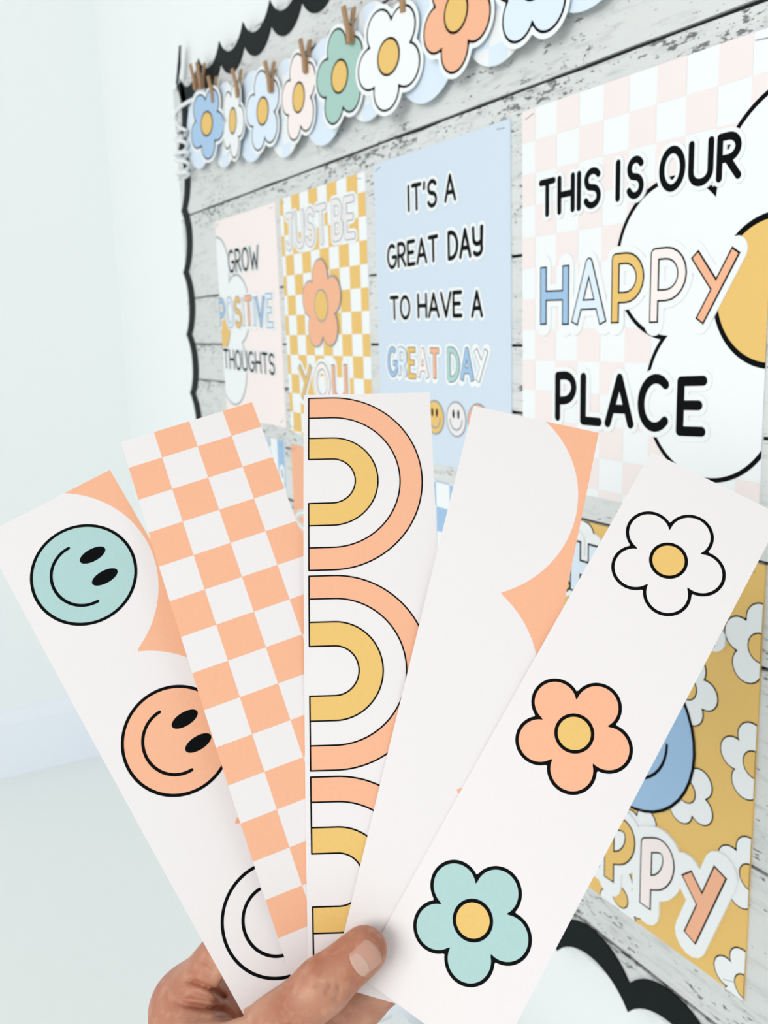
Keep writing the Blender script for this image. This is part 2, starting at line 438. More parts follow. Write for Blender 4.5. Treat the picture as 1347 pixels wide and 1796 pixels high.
# black scalloped border strips: both edges are chains of arcs that bulge towards the board
def scallop(cusps, sag, thick, inward, label, mat=M_border, extra=None, name='scalloped_border'):
    outer = []; n = 14
    inward = np.array(inward, float)
    for a, b in zip(cusps[:-1], cusps[1:]):
        a, b = np.array(a, float), np.array(b, float); c = np.linalg.norm(b - a); R = (c * c / 4 + sag * sag) / (2 * sag)
        for i in range(n):
            t = (i / n - 0.5) * c; outer.append(a + (b - a) * (i / n) + inward * (math.sqrt(R * R - t * t) - (R - sag)))
    outer.append(np.array(cusps[-1], float))
    inner = [p + inward * thick for p in outer]
    mp = wallmap(0.0006); N = len(outer)
    V = np.vstack([mp(np.array(outer), 0), mp(np.array(inner), 0), mp(np.array(outer), -1.2), mp(np.array(inner), -1.2)])
    F = []
    for i in range(N - 1):
        F += [(i, N + i, N + i + 1, i + 1), (2 * N + i, 2 * N + i + 1, 3 * N + i + 1, 3 * N + i), (i, i + 1, 2 * N + i + 1, 2 * N + i), (N + i, 3 * N + i, 3 * N + i + 1, N + i + 1)]
    F += [(0, 2 * N, 3 * N, N), (N - 1, 2 * N - 1, 4 * N - 1, 3 * N - 1)]
    if extra is not None:
        e = np.array(extra, float); b = len(V); k = len(e)
        V = np.vstack([V, mp(e, 0.0), mp(e, -0.8)])
        F += [tuple(range(b, b + k)), tuple(range(b + 2 * k - 1, b + k - 1, -1))] + [(b + i, b + k + i, b + k + (i + 1) % k, b + (i + 1) % k) for i in range(k)]
    return tag(link(name, mesh(name, V, F), mat), label, 'border', 'scalloped border strips round the board')
top = [(-1393 + 84.1 * i, 357 if i == 0 else 364) for i in range(20)]
scallop(top, 21, 26, (0, -1), 'black scalloped paper border strip along the top of the board')
left = [(-1412, 352), (-1420, 266), (-1428, 179), (-1440, 89.6), (-1445, -3.6), (-1447, -94), (-1449, -185), (-1450, -276), (-1451, -367), (-1452, -458), (-1452, -530)]
scallop(left, 22, 25, (1, 0), 'black scalloped paper border strip down the side of the board by the corner',
        extra=[(-1412, 354), (-1402, 352), (-1385, 374), (-1378, 398), (-1386, 399), (-1396, 380)])
bot = [(-465.5 + 84.1 * i, -522) for i in range(-11, 9)]
scallop(bot, 21, 25, (0, 1), 'black scalloped paper border strip along the bottom of the board')

# ================================================================== posters
def poster(name, x0, x1, z0, z1, mat, label):
    b = 0.35
    V = []
    mp = wallmap(0.0)
    r = mp(np.array([(x0, z0), (x1, z0), (x1, z1), (x0, z1)]), 0); q = mp(np.array([(x0, z0), (x1, z0), (x1, z1), (x0, z1)]), -1.3)
    me = mesh(name, np.vstack([r, q]), [(0, 1, 2, 3), (7, 6, 5, 4), (0, 4, 5, 1), (1, 5, 6, 2), (2, 6, 7, 3), (3, 7, 4, 0)])
    root = tag(link(name, me, mat), label, 'poster', 'letter-sheet posters on the bulletin board')
    for sx, sz, a in ((x0 + 9, z1 - 5, 0.25), (x1 - 12, z1 - 5, -0.1), (x0 + 9, z0 + 7, 0.2), (x1 - 12, z0 + 7, 0.4)):
        c, s_ = math.cos(a) * 5, math.sin(a) * 5
        pts = mp(np.array([(sx - c, sz - s_), (sx + c, sz + s_)]), 0.3)
        link('staple', tube_mesh('staple', [pts[0] + [0, 0.001, 0], pts[0], pts[1], pts[1] + [0, 0.001, 0]], 0.00028, 6), M_staple, root)
    return root, Sheet(root, mp, (x0, x1, z0, z1))
def checks(x0, x1, z0, z1, ox, oz, p, q, par):
    out = []
    for i in range(math.floor((x0 - ox) / p) - 1, math.ceil((x1 - ox) / p) + 1):
        for j in range(math.floor((z0 - oz) / q) - 1, math.ceil((z1 - oz) / q) + 1):
            if (i + j) % 2 == par: out.append(np.array([(ox + i * p, oz + j * q), (ox + (i + 1) * p, oz + j * q), (ox + (i + 1) * p, oz + (j + 1) * q), (ox + i * p, oz + (j + 1) * q)]))
    return out
def smiley(sh, c, r, face, rot=0.0, ow=None, ink=None, lay=2, rect=0):
    """round face; rot = direction of 'up' measured from +v"""
    cr, sr = math.cos(rot), math.sin(rot); Rm = np.array([[cr, sr], [-sr, cr]]); c = np.array(c, float); ow = ow or r * 0.045
    sh.put('smiley_outline', ink or M_black, [disc(c, r + ow / 2)], lay, rect)
    sh.put('smiley_face', face, [disc(c, r - ow / 2)], lay + 1, rect)
    L = lambda p: np.array(p, float) * r @ Rm + c
    eyes = [disc(L((sx * 0.255, 0.30)), r * 0.265, r * 0.115, rot + math.pi / 2) for sx in (-1, 1)]
    sh.put('smiley_eyes', M_black, eyes, lay + 2, rect)
    mouth = [L((0.62 * math.cos(t), -0.02 + 0.60 * math.sin(t))) for t in np.linspace(math.radians(180), math.radians(360), 22)]
    sh.put('smiley_mouth', ink or M_black, stroke(mouth, ow), lay + 2, rect)
def daisy(sh, c, R, base, fill, centre, ow, lay=2, rc=0.31, ink=None, rect=0, d=0.605, pr=0.395):
    sh.put('flower_outline', ink or M_black, [flower(c, R * d, R * pr + ow / 2, base)], lay, rect)
    sh.put('flower_petals', fill, [flower(c, R * d, R * pr - ow / 2, base)], lay + 1, rect)
    sh.put('flower_centre_outline', ink or M_black, [disc(c, R * rc + ow / 2)], lay + 2, rect)
    sh.put('flower_centre', centre, [disc(c, R * rc - ow / 2)], lay + 3, rect)

# --- this is our happy place
x0, x1, z0, z1 = -596, -368.5, -126.5, 153.8
root, sh = poster('poster', x0, x1, z0, z1, M_white, 'blush checked poster reading this is our happy place, over the chequered yellow-flower poster')
sh.put('check_print', M_check, checks(x0, x1, z0, z1, -556.1, 131.2, 24.2, 22.9, 0), 1)
c0, r0 = fit_circle([(1347, 101), (1288.5, 160), (1244, 234.6)])
r0 = min(r0, 62); 
cB, rB = fit_circle([(1152, 323.7), (1125, 350), (1095.5, 398), (1086.6, 428), (1103, 548), (1131, 579)])
cC, rC = fit_circle([(1169.7, 590), (1137, 649), (1147.4, 767), (1172.7, 801.4), (1244, 838.6), (1262, 843), (1300, 831), (1342, 789.6)])
cY, rY = fit_circle([(1347, 379), (1299, 408.7), (1262, 567.6), (1347, 642)])
ow = 3.0
pet = [(c0, r0), (cB, rB), (cC, rC)]
core = [np.array(cY), rY * 1.5]
sh.put('flower_outline', M_black, [disc(c, r + ow / 2, n=90) for c, r in pet], 2)
sh.put('flower_petals', M_white, [disc(c, r - ow / 2, n=90) for c, r in pet] + [disc(core[0], core[1], n=60)], 3)
sh.put('flower_centre_outline', M_black, [disc(cY, rY + ow * 0.6, n=80)], 4)
sh.put('flower_centre', M_yellow, [disc(cY, rY - ow * 0.6, n=80)], 5)
for t, bl, br, tl in (('THIS', (948, 384), (1057, 363), 317), ('IS', (1082, 355), (1132, 347), 281), ('OUR', (1158, 341), (1303, 313), 262)):
    print_word(sh, 'black_word', t, bl, br, tl, 0.165, layer=6, gap=0.24 if t != 'IS' else 0.42)
HAP = [('H', 950, 579, 1000.5, 579.5, 459, M_midblue), ('A', 1004, 578, 1067, 577, 455, M_pale), ('P', 1074, 577.5, 1131, 577, 445, M_yellow), ('P', 1141, 577.5, 1205, 577, 436, M_pink), ('Y', 1209, 575.5, 1298, 573, 436, M_peach)]
LH = []
for ch, xa, ya, xb, yb, yt, f in HAP:
    LS, w_ = word_strokes(ch, (xa, ya), (xb, yb), yt, 0.155); LH.append((LS[0], w_, f))
hp = flatten([stroke(s_, w_ * 2.1) for L, w_, f in LH for s_ in L])
sh.put('happy_surround', M_white, hp, 7 + RAISE)
sh.put('happy_outline', M_black, flatten([stroke(s_, w_, True, 0.0) for L, w_, f in LH for s_ in L]), 8 + RAISE)
for L, w_, f in LH: sh.put('printed_letter', f, flatten([stroke(s_, w_ - 2.3, True, -1.15) for s_ in L]), 9 + RAISE)
LP = []
for ch, xa, ya, xb, yb, yt in (('P', 976, 738, 1013.5, 738, 652), ('L', 1020, 744.5, 1058, 748, 653), ('A', 1063, 749, 1114, 752, 655), ('C', 1120, 757, 1178, 758, 657), ('E', 1188, 764, 1240, 766, 660)):
    LS, w_ = word_strokes(ch, (xa, ya), (xb, yb), yt, 0.165); LP.append((LS[0], w_))
hp = flatten([stroke(s_, w_ * 2.1) for L, w_ in LP for s_ in L])
sh.put('black_word_surround', M_white, hp, 7 + RAISE)
sh.put('black_word', M_black, flatten([stroke(s_, w_) for L, w_ in LP for s_ in L]), 8 + RAISE)

# --- it's a great day
x0, x1, z0, z1 = -828, -611, -126.5, 152
root, sh = poster('poster', x0, x1, z0, z1, M_sheet_blue, 'pale blue poster reading it is a great day to have a great day')
for t, bl, br, tl, g in (("IT'S", (717, 373), (769, 363), 324, .24), ('A', (781, 357), (802, 352), 307, .2), ('GREAT', (681, 474), (771, 459), 429, .2), ('DAy', (787, 458), (850, 449), 405, .2),
                         ('TO', (686, 562), (722, 561), 519, .2), ('HAVE', (734, 559), (813, 557), 514, .18), ('A', (828, 558), (849, 557), 509, .2)):
    print_word(sh, 'black_word', t, bl, br, tl, 0.155, gap=g, halo=0.72)
print_word(sh, 'colour_word', 'GREAT', (682, 660), (774, 668), 608, 0.15, [M_midblue, M_pale, M_yellow, M_pink, M_peach], gap=.2, halo=0.75, flat=True, ink=M_dark)
print_word(sh, 'colour_word', 'DAY', (787, 669), (858, 674), 609, 0.15, [M_teal, M_midblue, M_white], gap=.2, halo=0.75, flat=True, ink=M_dark)
for px, py, f in ((763, 732, M_yellow), (800.5, 735.5, M_card), (839, 740, M_peach), (724, 728, M_teal)):
    smiley(sh, wall(px, py), 15.2, f, 0.0, 1.4, ink=M_grey)

# --- just be you
x0, x1, z0, z1 = -1057, -846, -124, 149
root, sh = poster('poster', x0, x1, z0, z1, M_white, 'mustard and white chequered poster reading just be you round a peach flower')
sh.put('check_print', M_yellow, checks(x0 + 2, x1 - 2, z0 + 2, z1 - 2, -1047.8, 84.5, 23.2, 22.9, 1), 1)
print_word(sh, 'outlined_word', 'JUST', (503, 441), (576, 427), 375, 0.15, [M_card] * 4, gap=.22, halo=0.6, ink=M_grey)
print_word(sh, 'outlined_word', 'BE', (585, 424), (625, 418), 350, 0.15, [M_card] * 2, gap=.24, halo=0.6, ink=M_grey)
print_word(sh, 'colour_word', 'YOU', (527, 702), (612, 706), 638, 0.15, [M_yellow, M_pink, M_peach], gap=.22, halo=0.75, flat=True, ink=M_dark)
cF = wall(565, 536); RF = (wall(564, 452)[1] - wall(564, 615)[1]) / 2
daisy(sh, cF, RF, math.radians(92), M_peach, M_yellow, 1.6, 8, rc=0.34, ink=M_grey)

# --- grow positive thoughts
x0, x1, z0, z1 = -1283, -1072, -120, 148
root, sh = poster('poster', x0, x1, z0, z1, M_pink, 'blush poster reading grow positive thoughts over half a white daisy')
cY, rY = fit_circle([(391, 527), (402, 548), (404, 570), (402, 594), (392, 617)])
pets = [fit_circle([(379.5, 416), (390, 425), (397.3, 440), (401, 457.7), (402.3, 478.5)]), fit_circle([(413.6, 481.4), (427, 496), (434.4, 509.6), (436, 576.5), (430, 594), (422.5, 603)]),
        fit_circle([(428.5, 615), (434, 645), (431.4, 677), (422.5, 701), (410.7, 709.5), (399, 698), (391, 674.5)])]
sh.put('flower_outline', M_grey, [disc(c, r + 1, n=60) for c, r in pets], 2)
sh.put('flower_petals', M_white, [disc(c, r - 1, n=60) for c, r in pets] + [disc(cY, 58)], 3)
sh.put('flower_centre_outline', M_grey, [disc(cY, rY + 1.2)], 4); sh.put('flower_centre', M_yellow, [disc(cY, rY - 0.6)], 5)
for t, bl, br, tl in (('GROW', (403, 480), (457, 473), 438), ('THOUGHTS', (395, 646), (485, 659), 611)):
    print_word(sh, 'black_word', t, bl, br, tl, 0.13, gap=.2, halo=0.55, layer=6)
print_word(sh, 'colour_word', 'POSITIVE', (387, 575), (483, 574), 523, 0.15, [M_midblue, M_pale, M_yellow, M_pink, M_peach, M_pale, M_midblue, M_pale], gap=.2, halo=0.6, flat=True, layer=6, ink=M_dark)

# --- lower row
x0, x1, z0, z1 = -578, -362, -441, -146.5
root, sh = poster('poster', x0, x1, z0, z1, M_yellow, 'mustard poster of white daisies with a blue smiley and the word happy')
for px, py, R_, b in ((1335, 1137, 28, 20), (1205, 1205, 26, 70), (1325, 1342, 27, 30), (1203, 1386, 26, 40), (1318, 1540, 27, 25), (1308, 1732, 26, 30), (1088, 1572, 26, 80), (1002, 925, 26, 60), (1130, 1470, 24, 10), (1110, 1130, 26, 30), (1120, 1260, 25, 55)):
    daisy(sh, wall(px, py), R_, math.radians(b), M_white, M_yellow, 0.9, 2, rc=0.33)
cS, rS = fit_circle([(1220, 1322), (1199.5, 1230), (1198, 1392.6), (1141, 1424), (1206, 1245)])
smiley(sh, cS, rS, M_midblue, 0.0, 2.2, lay=6)
print_word(sh, 'colour_word', 'CHOOSE', (962, 1027), (1264, 1133), 925, 0.2, [M_yellow, M_pale, M_pink, M_peach, M_midblue, M_pink], gap=.22, halo=0.5, layer=9, flat=True)
LH = []
for ch, xa, ya, xb, yb, yt, f in (('H', 990, 1480, 1026, 1508, 1385, M_midblue), ('A', 1020, 1510, 1055, 1530, 1412, M_pale), ('P', 1062, 1552, 1116, 1558, 1430, M_yellow), ('P', 1124, 1600, 1184, 1606, 1466, M_pink), ('Y', 1191, 1655, 1274, 1662, 1512, M_peach)):
    LS, w_ = word_strokes(ch, (xa, ya), (xb, yb), yt, 0.19); LH.append((LS[0], w_, f))
hp = flatten([stroke(s_, w_ * 2.3) for L, w_, f in LH for s_ in L])
sh.put('happy_surround', M_white, hp, 10 + RAISE)
sh.put('happy_outline', M_black, flatten([stroke(s_, w_, True) for L, w_, f in LH for s_ in L]), 11 + RAISE)
for L, w_, f in LH: sh.put('printed_letter', f, flatten([stroke(s_, w_ - 2.3, True, -1.15) for s_ in L]), 12 + RAISE)

x0, x1, z0, z1 = -826, -612, -425, -142
root, sh = poster('poster', x0, x1, z0, z1, M_white, 'blue and white chequered poster mostly hidden behind the rainbow bookmark')
sh.put('check_print', M_midblue, checks(x0, x1, z0, z1, -727, -166.3, 23, 23.2, 1), 1)
x0, x1, z0, z1 = -1060, -846, -425, -139.5
root, sh = poster('poster', x0, x1, z0, z1, M_peach, 'plain peach poster with one outlined letter showing beside the chequered bookmark')
print_word(sh, 'outlined_letter', 'C', (521, 925), (556, 935), 893, 0.15, [M_white], halo=0.6, layer=2)
x0, x1, z0, z1 = -1292, -1080, -422, -137
root, sh = poster('poster', x0, x1, z0, z1, M_white, 'blue checked poster with white-edged grey lettering behind the chequered bookmark')
sh.put('check_print', M_midblue, checks(x0, x1, z0, z1, -1103, -196, 22, 60, 0), 1)
for a_, b_, c_, w1, w2 in (((472, 765), (477, 785), (474, 780), 14, 4), ((495, 825), (495, 860), (496, 836), 15, 3.5)):
    sh.put('letter_surround', M_white, stroke([wall(*a_), wall(*b_)], w1), 2); sh.put('printed_letter', M_grey, stroke([wall(*a_), wall(*c_)], w2), 3)

# ================================================================== garland of paper flowers
def string_z(x):  # height of the string over the camera, mm
    return float(np.interp(x, [-1345, -1306, -1209, -1113, -1015, -917, -820, -718, -616, -517, -440], [312, 307, 297, 289, 279, 275, 279, 275, 280, 290, 297]))
FL = [('mid blue', M_blue, -1256.8, 269.7, -88, 0.0), ('white', M_white, -1161.5, 255, -84, 0.5), ('pale blue', M_pale, -1064.9, 247, 96, 0), ('blush pink', M_pink, -965.1, 240.7, 97, 0),
      ('sage green', M_green, -868.1, 239.5, 100, 0), ('white', M_white, -772.2, 234, -98, 0), ('peach', M_peach, -664.5, 240.4, -94, 0), ('pale blue', M_pale, -566, 247, 88, 0)]
flabel = ['mid blue paper flower at the corner end of the garland', 'white paper flower between the mid blue and pale blue flowers of the garland',
          'pale blue paper flower between the white and blush flowers of the garland', 'blush pink paper flower hanging on the garland', 'sage green paper flower hanging on the garland',
          'white paper flower between the sage green and peach flowers of the garland', 'peach paper flower with a mustard centre hanging on the garland', 'pale blue paper flower beside the peach flower of the garland']
def tilted(off, cx, cz, yaw, pitch):
    cy_, sy_, cp, sp = math.cos(yaw), math.sin(yaw), math.cos(pitch), math.sin(pitch)
    def f(uv, h):
        uv = np.asarray(uv, float); a = uv[:, 0] - cx; b = uv[:, 1] - cz
        X = a * cy_; Y = a * sy_ - h * np.ones(len(a)); Y = Y + b * sp; Z = b * cp
        return np.stack([(cx + X) / 1000, DW - off + Y / 1000, (cz + Z) / 1000 + HC], 1)
    return f
discs = [('plain', -1306), ('ging', -1209), ('plain', -1113), ('ging', -1015), ('plain', -917), ('ging', -820), ('plain', -718), ('ging', -616), ('plain', -517)]
dn = ['at the corner end of the garland', 'between the mid blue and white garland flowers', 'between white and pale blue garland flowers near the corner', 'between the pale blue and blush flowers', 'between the blush and sage green flowers',
      'between the sage green and white flowers', 'between the white and peach flowers', 'between the peach and pale blue flowers', 'past the pale blue flower beside the peach one']
disc_z = [272, 259, 250.7, 240, 236, 241, 236, 241.7, 252]
for k, (kind, X) in enumerate(discs):
    cz = disc_z[k]; mp = tilted(0.006, X, cz, 0.02 * (-1) ** k, 0.03)
    out = disc((X, cz), 51, n=48)
    o = extrude('paper_disc', out, mp, 0.4, M_pale if kind == 'plain' else M_white)
    if kind == 'plain': tag(o, 'plain blue paper disc ' + dn[k], 'paper disc', 'paper discs of the garland')
    else:
        tag(o, 'checked paper disc ' + dn[k], 'paper disc', 'paper discs of the garland')
        s2 = Sheet(o, mp, None)
        cells = []
        for q in checks(X - 51, X + 51, cz - 51, cz + 51, X - 12, cz - 12, 24, 24, 0):
            # keep the part of each square inside the disc
            P = []
            ang = np.linspace(0, 2 * math.pi, 96, endpoint=False); circ = np.stack([X + 50.5 * np.cos(ang), cz + 50.5 * np.sin(ang)], 1)
            cc = clip(circ, (q[:, 0].min(), q[:, 0].max(), q[:, 1].min(), q[:, 1].max()))
            if cc is not None: cells.append(cc)
        s2.put('check_print', M_pale, cells, 1)
fpx = [(363, 217), (408.6, 212), (461, 195), (524, 171), (596, 134), (681.7, 99.5), (800, 21), (937, -42)]
for k, (cn, fm, X, Z, base, yw) in enumerate(FL):
    yaw = [0.19, -0.05, 0.07, 0.01, 0.09, 0.17, 0.07, 0.05][k]; off = 0.0095 + 0.040 * abs(math.sin(yaw))
    X, Z = wall(*fpx[k], off); mp = tilted(off, X, Z, yaw, 0.02)
    b = math.radians(base); c = (X, Z)
    o = tag(extrude('paper_flower', flower(c, 26.5, 22.0, b), mp, 0.4, M_white), flabel[k], 'paper flower', 'paper flowers of the garland')
    s2 = Sheet(o, mp, None)
    s2.put('petal_outline', M_black, [flower(c, 26.5, 18.4, b)], 1)
    s2.put('petals', fm, [flower(c, 26.5, 16.5, b)], 2)
    s2.put('centre_outline', M_black, [disc(c, 15.8)], 3)
    s2.put('flower_centre', M_yellow, [disc(c, 13.8)], 4)
# string and its curled end
pts = [(x / 1000, DW - 0.0035, string_z(x) / 1000 + HC) for x in np.linspace(-1345, -440, 60)]
tag(link('garland_string', tube_mesh('garland_string', pts, 0.0007), M_white), 'thin white string that carries the paper flowers along the board', 'string')
cur = []
def wp(px, py, off):
    a = wall(px, py, off); return np.array([a[0] / 1000, DW - off, a[1] / 1000 + HC])
for q in ((347, 172), (333, 177), (318, 186), (309, 197), (308, 212), (316, 224), (328, 230), (322, 240)): cur.append(wp(q[0], q[1], 0.012))
A, B = wp(316, 238, 0.016), wp(322, 316, 0.016)
for i in range(120):
    t = i / 119; a = t * 2 * math.pi * 4.5 + 0.6
    rr = 0.0095 + 0.003 * math.sin(t * 3.1)
    cur.append(A + (B - A) * t + np.array([rr * 1.6 * math.cos(a), 0.6 * rr * math.sin(a), 0.003 * math.sin(a * 0.5)]))
tag(link('curled_ribbon', tube_mesh('curled_ribbon', cur, 0.0027), M_white), 'curled white ribbon end hanging at the corner end of the garland', 'ribbon')
# clothes pegs
def peg(x, y, z, lean, label):
    root = tag(link('clothes_peg', None), label, 'clothes peg', 'wooden pegs of the garland'); root.location = (x, y, z); root.rotation_euler = (0, lean, 0)
    for sgn in (-1, 1):
        # side profile (y, z): jaw at the bottom, splayed handle at the top
        prof = [(0.0003, -0.014), (0.0026, -0.0125), (0.0032, 0.0), (0.0066, 0.0185), (0.0044, 0.019), (0.0014, 0.003), (0.0003, 0.0)]
        V = []; n = len(prof)
        for xx in (-0.0032, 0.0032): V += [(xx, sgn * a, b) for a, b in prof]
        F = [tuple(range(n)), tuple(range(2 * n - 1, n - 1, -1))] + [(i, n + i, n + (i + 1) % n, (i + 1) % n) for i in range(n)]
        link('peg_leg', mesh('peg_leg', V, F), M_wood, root)
    sp = [(0.0036 * (-1 + 2 * i / 30), 0.0026 * math.cos(i * 0.9), 0.0026 * math.sin(i * 0.9) + 0.002) for i in range(31)]
    link('spring', tube_mesh('spring', sp, 0.0005, 5), M_staple, root)
pegs = [(343.5, 158, 'wooden mini peg holding the disc at the corner end of the garland'), (354, 156, 'wooden mini peg clipped on the string beside the end peg'), (375, 181, 'wooden mini peg on the mid blue paper flower'),
        (418, 171, 'wooden mini peg on the white flower next to the mid blue one'), (475, 162, 'wooden mini peg on the pale blue flower by the blush one'), (537, 128, 'wooden mini peg on the blush pink paper flower'),
        (614, 77, 'wooden mini peg on the sage green paper flower'), (709, 23, 'wooden mini peg on the white flower between sage green and peach')]
for i, (px, py, lb) in enumerate(pegs):
    off = 0.0105 if i < 2 else 0.0105 + 0.040 * abs(math.sin([0.19, -0.05, 0.07, 0.01, 0.09, 0.17][i - 2])) - 0.006 * ([0.19, -0.05, 0.07, 0.01, 0.09, 0.17][i - 2] > 0.1)
    a = wall(px, py, off)
    peg(a[0] / 1000, DW - off, a[1] / 1000 + HC + 0.0135, 0.05 * math.sin(i * 1.7), lb)

# ================================================================== bookmarks (fan of five strips)
CW, CL = 50.8, 215.9
CARDS = {  # axis-angle, origin (camera frame, mm), bend, twist, width factor
 1: [-0.163146, -0.1664835, -0.540401, -151.1659931, 6.0667772, 342.9845765, 0.0003365, 0.000326, 1.0404152],
 2: [-0.0278084, -0.1724349, -0.3232073, -96.5143455, -30.4269694, 324.034966, 0.0010474, -9e-07, 1.0697038],
 3: [-0.1021388, -0.002939, -0.028094, -32.2426339, -50.2534691, 345.6654326, 0.0006889, 0.0001183, 0.9986404],
 4: [-0.1376879, 0.0909393, 0.2376092, 33.8153, -45.1558, 349.1104, 0.00045, -7.96e-05, 0.9806338],
 5: [-0.1960377, 0.2937632, 0.5035518, 99.2953, -26.3014, 345.4536, 0.0003234, 0.0003757, 1.0243756]}
def rod(wv):
    wv = np.array(wv); t = np.linalg.norm(wv); k = wv / t
    K = np.array([[0, -k[2], k[1]], [k[2], 0, -k[0]], [-k[1], k[0], 0]])
    return np.eye(3) + math.sin(t) * K + (1 - math.cos(t)) * K @ K
def card_cam(i):
    q = CARDS[i]; R = rod(q[:3]); t = np.array(q[3:6])
    def f(uv, h):
        uv = np.asarray(uv, float); u, v = uv[:, 0:1], uv[:, 1:2]
        b = q[6] * (CL - v) ** 2 + q[7] * (u - 25) * (CL - v)
        return t + R[:, 0] * u + R[:, 1] * v + R[:, 2] * (b - h)
    return f
def card_z(i, px, py):
    """depth of a strip's surface seen at a pixel (None off the strip)"""
    q = CARDS[i]; R = rod(q[:3]); t = np.array(q[3:6]); r = np.array([(px - PPX) / FPX, (py - PPY) / FPX, 1.0]); n = R[:, 2]; s_ = (n @ t) / (n @ r)
    for _ in range(8):
        P = r * s_ - t; a, b = P @ R[:, 0], P @ R[:, 1]
        F = P @ n - q[6] * (CL - b) ** 2 - q[7] * (a - 25) * (CL - b)
        s_ -= F / (r @ n + 2 * q[6] * (CL - b) * (r @ R[:, 1]) - q[7] * (r @ R[:, 0]) * (CL - b) + q[7] * (a - 25) * (r @ R[:, 1]))
    ok = -1 <= a <= CW * q[8] + 1 and -1 <= b <= CARD_LEN.get(i, CL) + 1
    return s_ if ok else None
CARD_LEN = {1: 199.0, 2: 206.0}
def make_card(i, label):
    CLi = CARD_LEN.get(i, CL); W = CW * CARDS[i][8]; f = card_cam(i); nu, nv = 8, 60
    G = np.array([(W * a / nu, CLi * b / nv) for b in range(nv + 1) for a in range(nu + 1)])
    A = cam2world(f(G, 0)); B = cam2world(f(G, -0.32)); K = len(G); F = []
    id_ = lambda a, b: b * (nu + 1) + a
    for b in range(nv):
        for a in range(nu):
            F += [(id_(a, b), id_(a, b + 1), id_(a + 1, b + 1), id_(a + 1, b)), (K + id_(a, b), K + id_(a + 1, b), K + id_(a + 1, b + 1), K + id_(a, b + 1))]
    for b in range(nv):
        F += [(id_(0, b), K + id_(0, b), K + id_(0, b + 1), id_(0, b + 1)), (id_(nu, b), id_(nu, b + 1), K + id_(nu, b + 1), K + id_(nu, b))]
    for a in range(nu):
        F += [(id_(a, 0), id_(a + 1, 0), K + id_(a + 1, 0), K + id_(a, 0)), (id_(a, nv), K + id_(a, nv), K + id_(a + 1, nv), id_(a + 1, nv))]
    o = tag(link('bookmark', mesh('bookmark', np.vstack([A, B]), F), M_card), label, 'bookmark', 'bookmark strips fanned out in the hand')
    return Sheet(o, lambda uv, h: cam2world(f(uv, h)), (0, W, 0, CLi), tol=5.0, step=0.035), W
PT = CL / 3
def scallop_field(sh, W, cu, R, v0, k0):
    """peach field along one long side with white bites: strips between the circle edge and the card edge"""
    polys = []
    N = 240; vs = np.linspace(0, CL, N + 1)
    def edge(v):
        d = ((v - v0 + PT / 2) % PT) - PT / 2
        return cu + math.sqrt(max(R * R - d * d, 0))
    for a, b in zip(vs[:-1], vs[1:]):
        ea, eb = min(edge(a), W), min(edge(b), W)
        if ea < W - 1e-6 or eb < W - 1e-6: polys.append(np.array([(ea, a), (W, a), (W, b), (eb, b)]))
    sh.put('peach_scallop_print', M_peach, polys, 1)
RU = math.radians(-90)
# 1 smileys
sh, W = make_card(1, 'bookmark strip of smiley faces, teal over peach, with peach scalloped edge')
scallop_field(sh, W, 12.0, 39.4, 33.0, 0)
def card_face(sh, c, face):
    # the faces look along the short side: up = +u
    c = np.array(c); r = 19.6
    sh.put('smiley_outline', M_black, [disc(c, r + 0.2, n=72)], 2); sh.put('smiley_face', face, [disc(c, r - 0.95, n=72)], 3)
    sh.put('smiley_eyes', M_black, [disc(c + (6.1, s_ * 5.0), 5.2, 2.5) for s_ in (-1, 1)], 4)
    m_ = [c + np.array([-0.4 + 11.6 * math.cos(t) * 1.0, 12.0 * math.sin(t)]) for t in np.linspace(math.radians(90), math.radians(270), 30)]
    sh.put('smiley_mouth', M_black, stroke(m_, 1.15), 4)
for k, fc in enumerate((M_teal, M_peach, M_card)): card_face(sh, (25.3, 32.9 + PT * k), fc)
# 2 checks
sh, W = make_card(2, 'bookmark strip of peach and white checks')
cells = []
vb = [0.0, 11.3] + [11.3 + 13.6 * k for k in range(1, 16)] + [CL]
ub = [0, 13.4, 27.9, 41.9, W]
for j in range(len(vb) - 1):
    for i in range(4):
        if (i + j) % 2 == 1 and vb[j + 1] > vb[j]: cells.append(np.array([(ub[i], vb[j]), (ub[i + 1], vb[j]), (ub[i + 1], vb[j + 1]), (ub[i], vb[j + 1])]))
sh.put('check_print', M_peach, cells, 1)
# 3 rainbows
sh, W = make_card(3, 'bookmark strip of peach and mustard rainbows in black outline')
for k in range(3):
    vc = 36.4 + 71.97 * k; uc, ul = 11.2, 2.0
    def arch(R): return np.array([(ul, vc - R)] + [(uc + R * math.sin(t), vc - R * math.cos(t)) for t in np.linspace(0, math.pi, 60)] + [(ul, vc + R)])
    Rs = [34.9, 26.3, 17.7, 8.9]
    for (ro, ri), mt, nm in (((0, 1), M_peach, 'rainbow_outer_band'), ((2, 3), M_yellow, 'rainbow_inner_band')):
        a, b = arch(Rs[ro]), arch(Rs[ri])
        sh.put(nm, mt, [np.array([a[i], a[i + 1], b[i + 1], b[i]]) for i in range(len(a) - 1)], 1)
    lw = 0.56; L = []
    for R in Rs: L += stroke(arch(R), lw)
    L += stroke([(ul, vc - Rs[0]), (ul, vc - Rs[3])], lw) + stroke([(ul, vc + Rs[3]), (ul, vc + Rs[0])], lw)
    sh.put('rainbow_outline', M_black, L, 2)
# 4 blank with scallops
sh, W = make_card(4, 'blank blush-white bookmark strip with a peach scalloped edge')
scallop_field(sh, W, 6.6, 41.0, 34.4, 0)
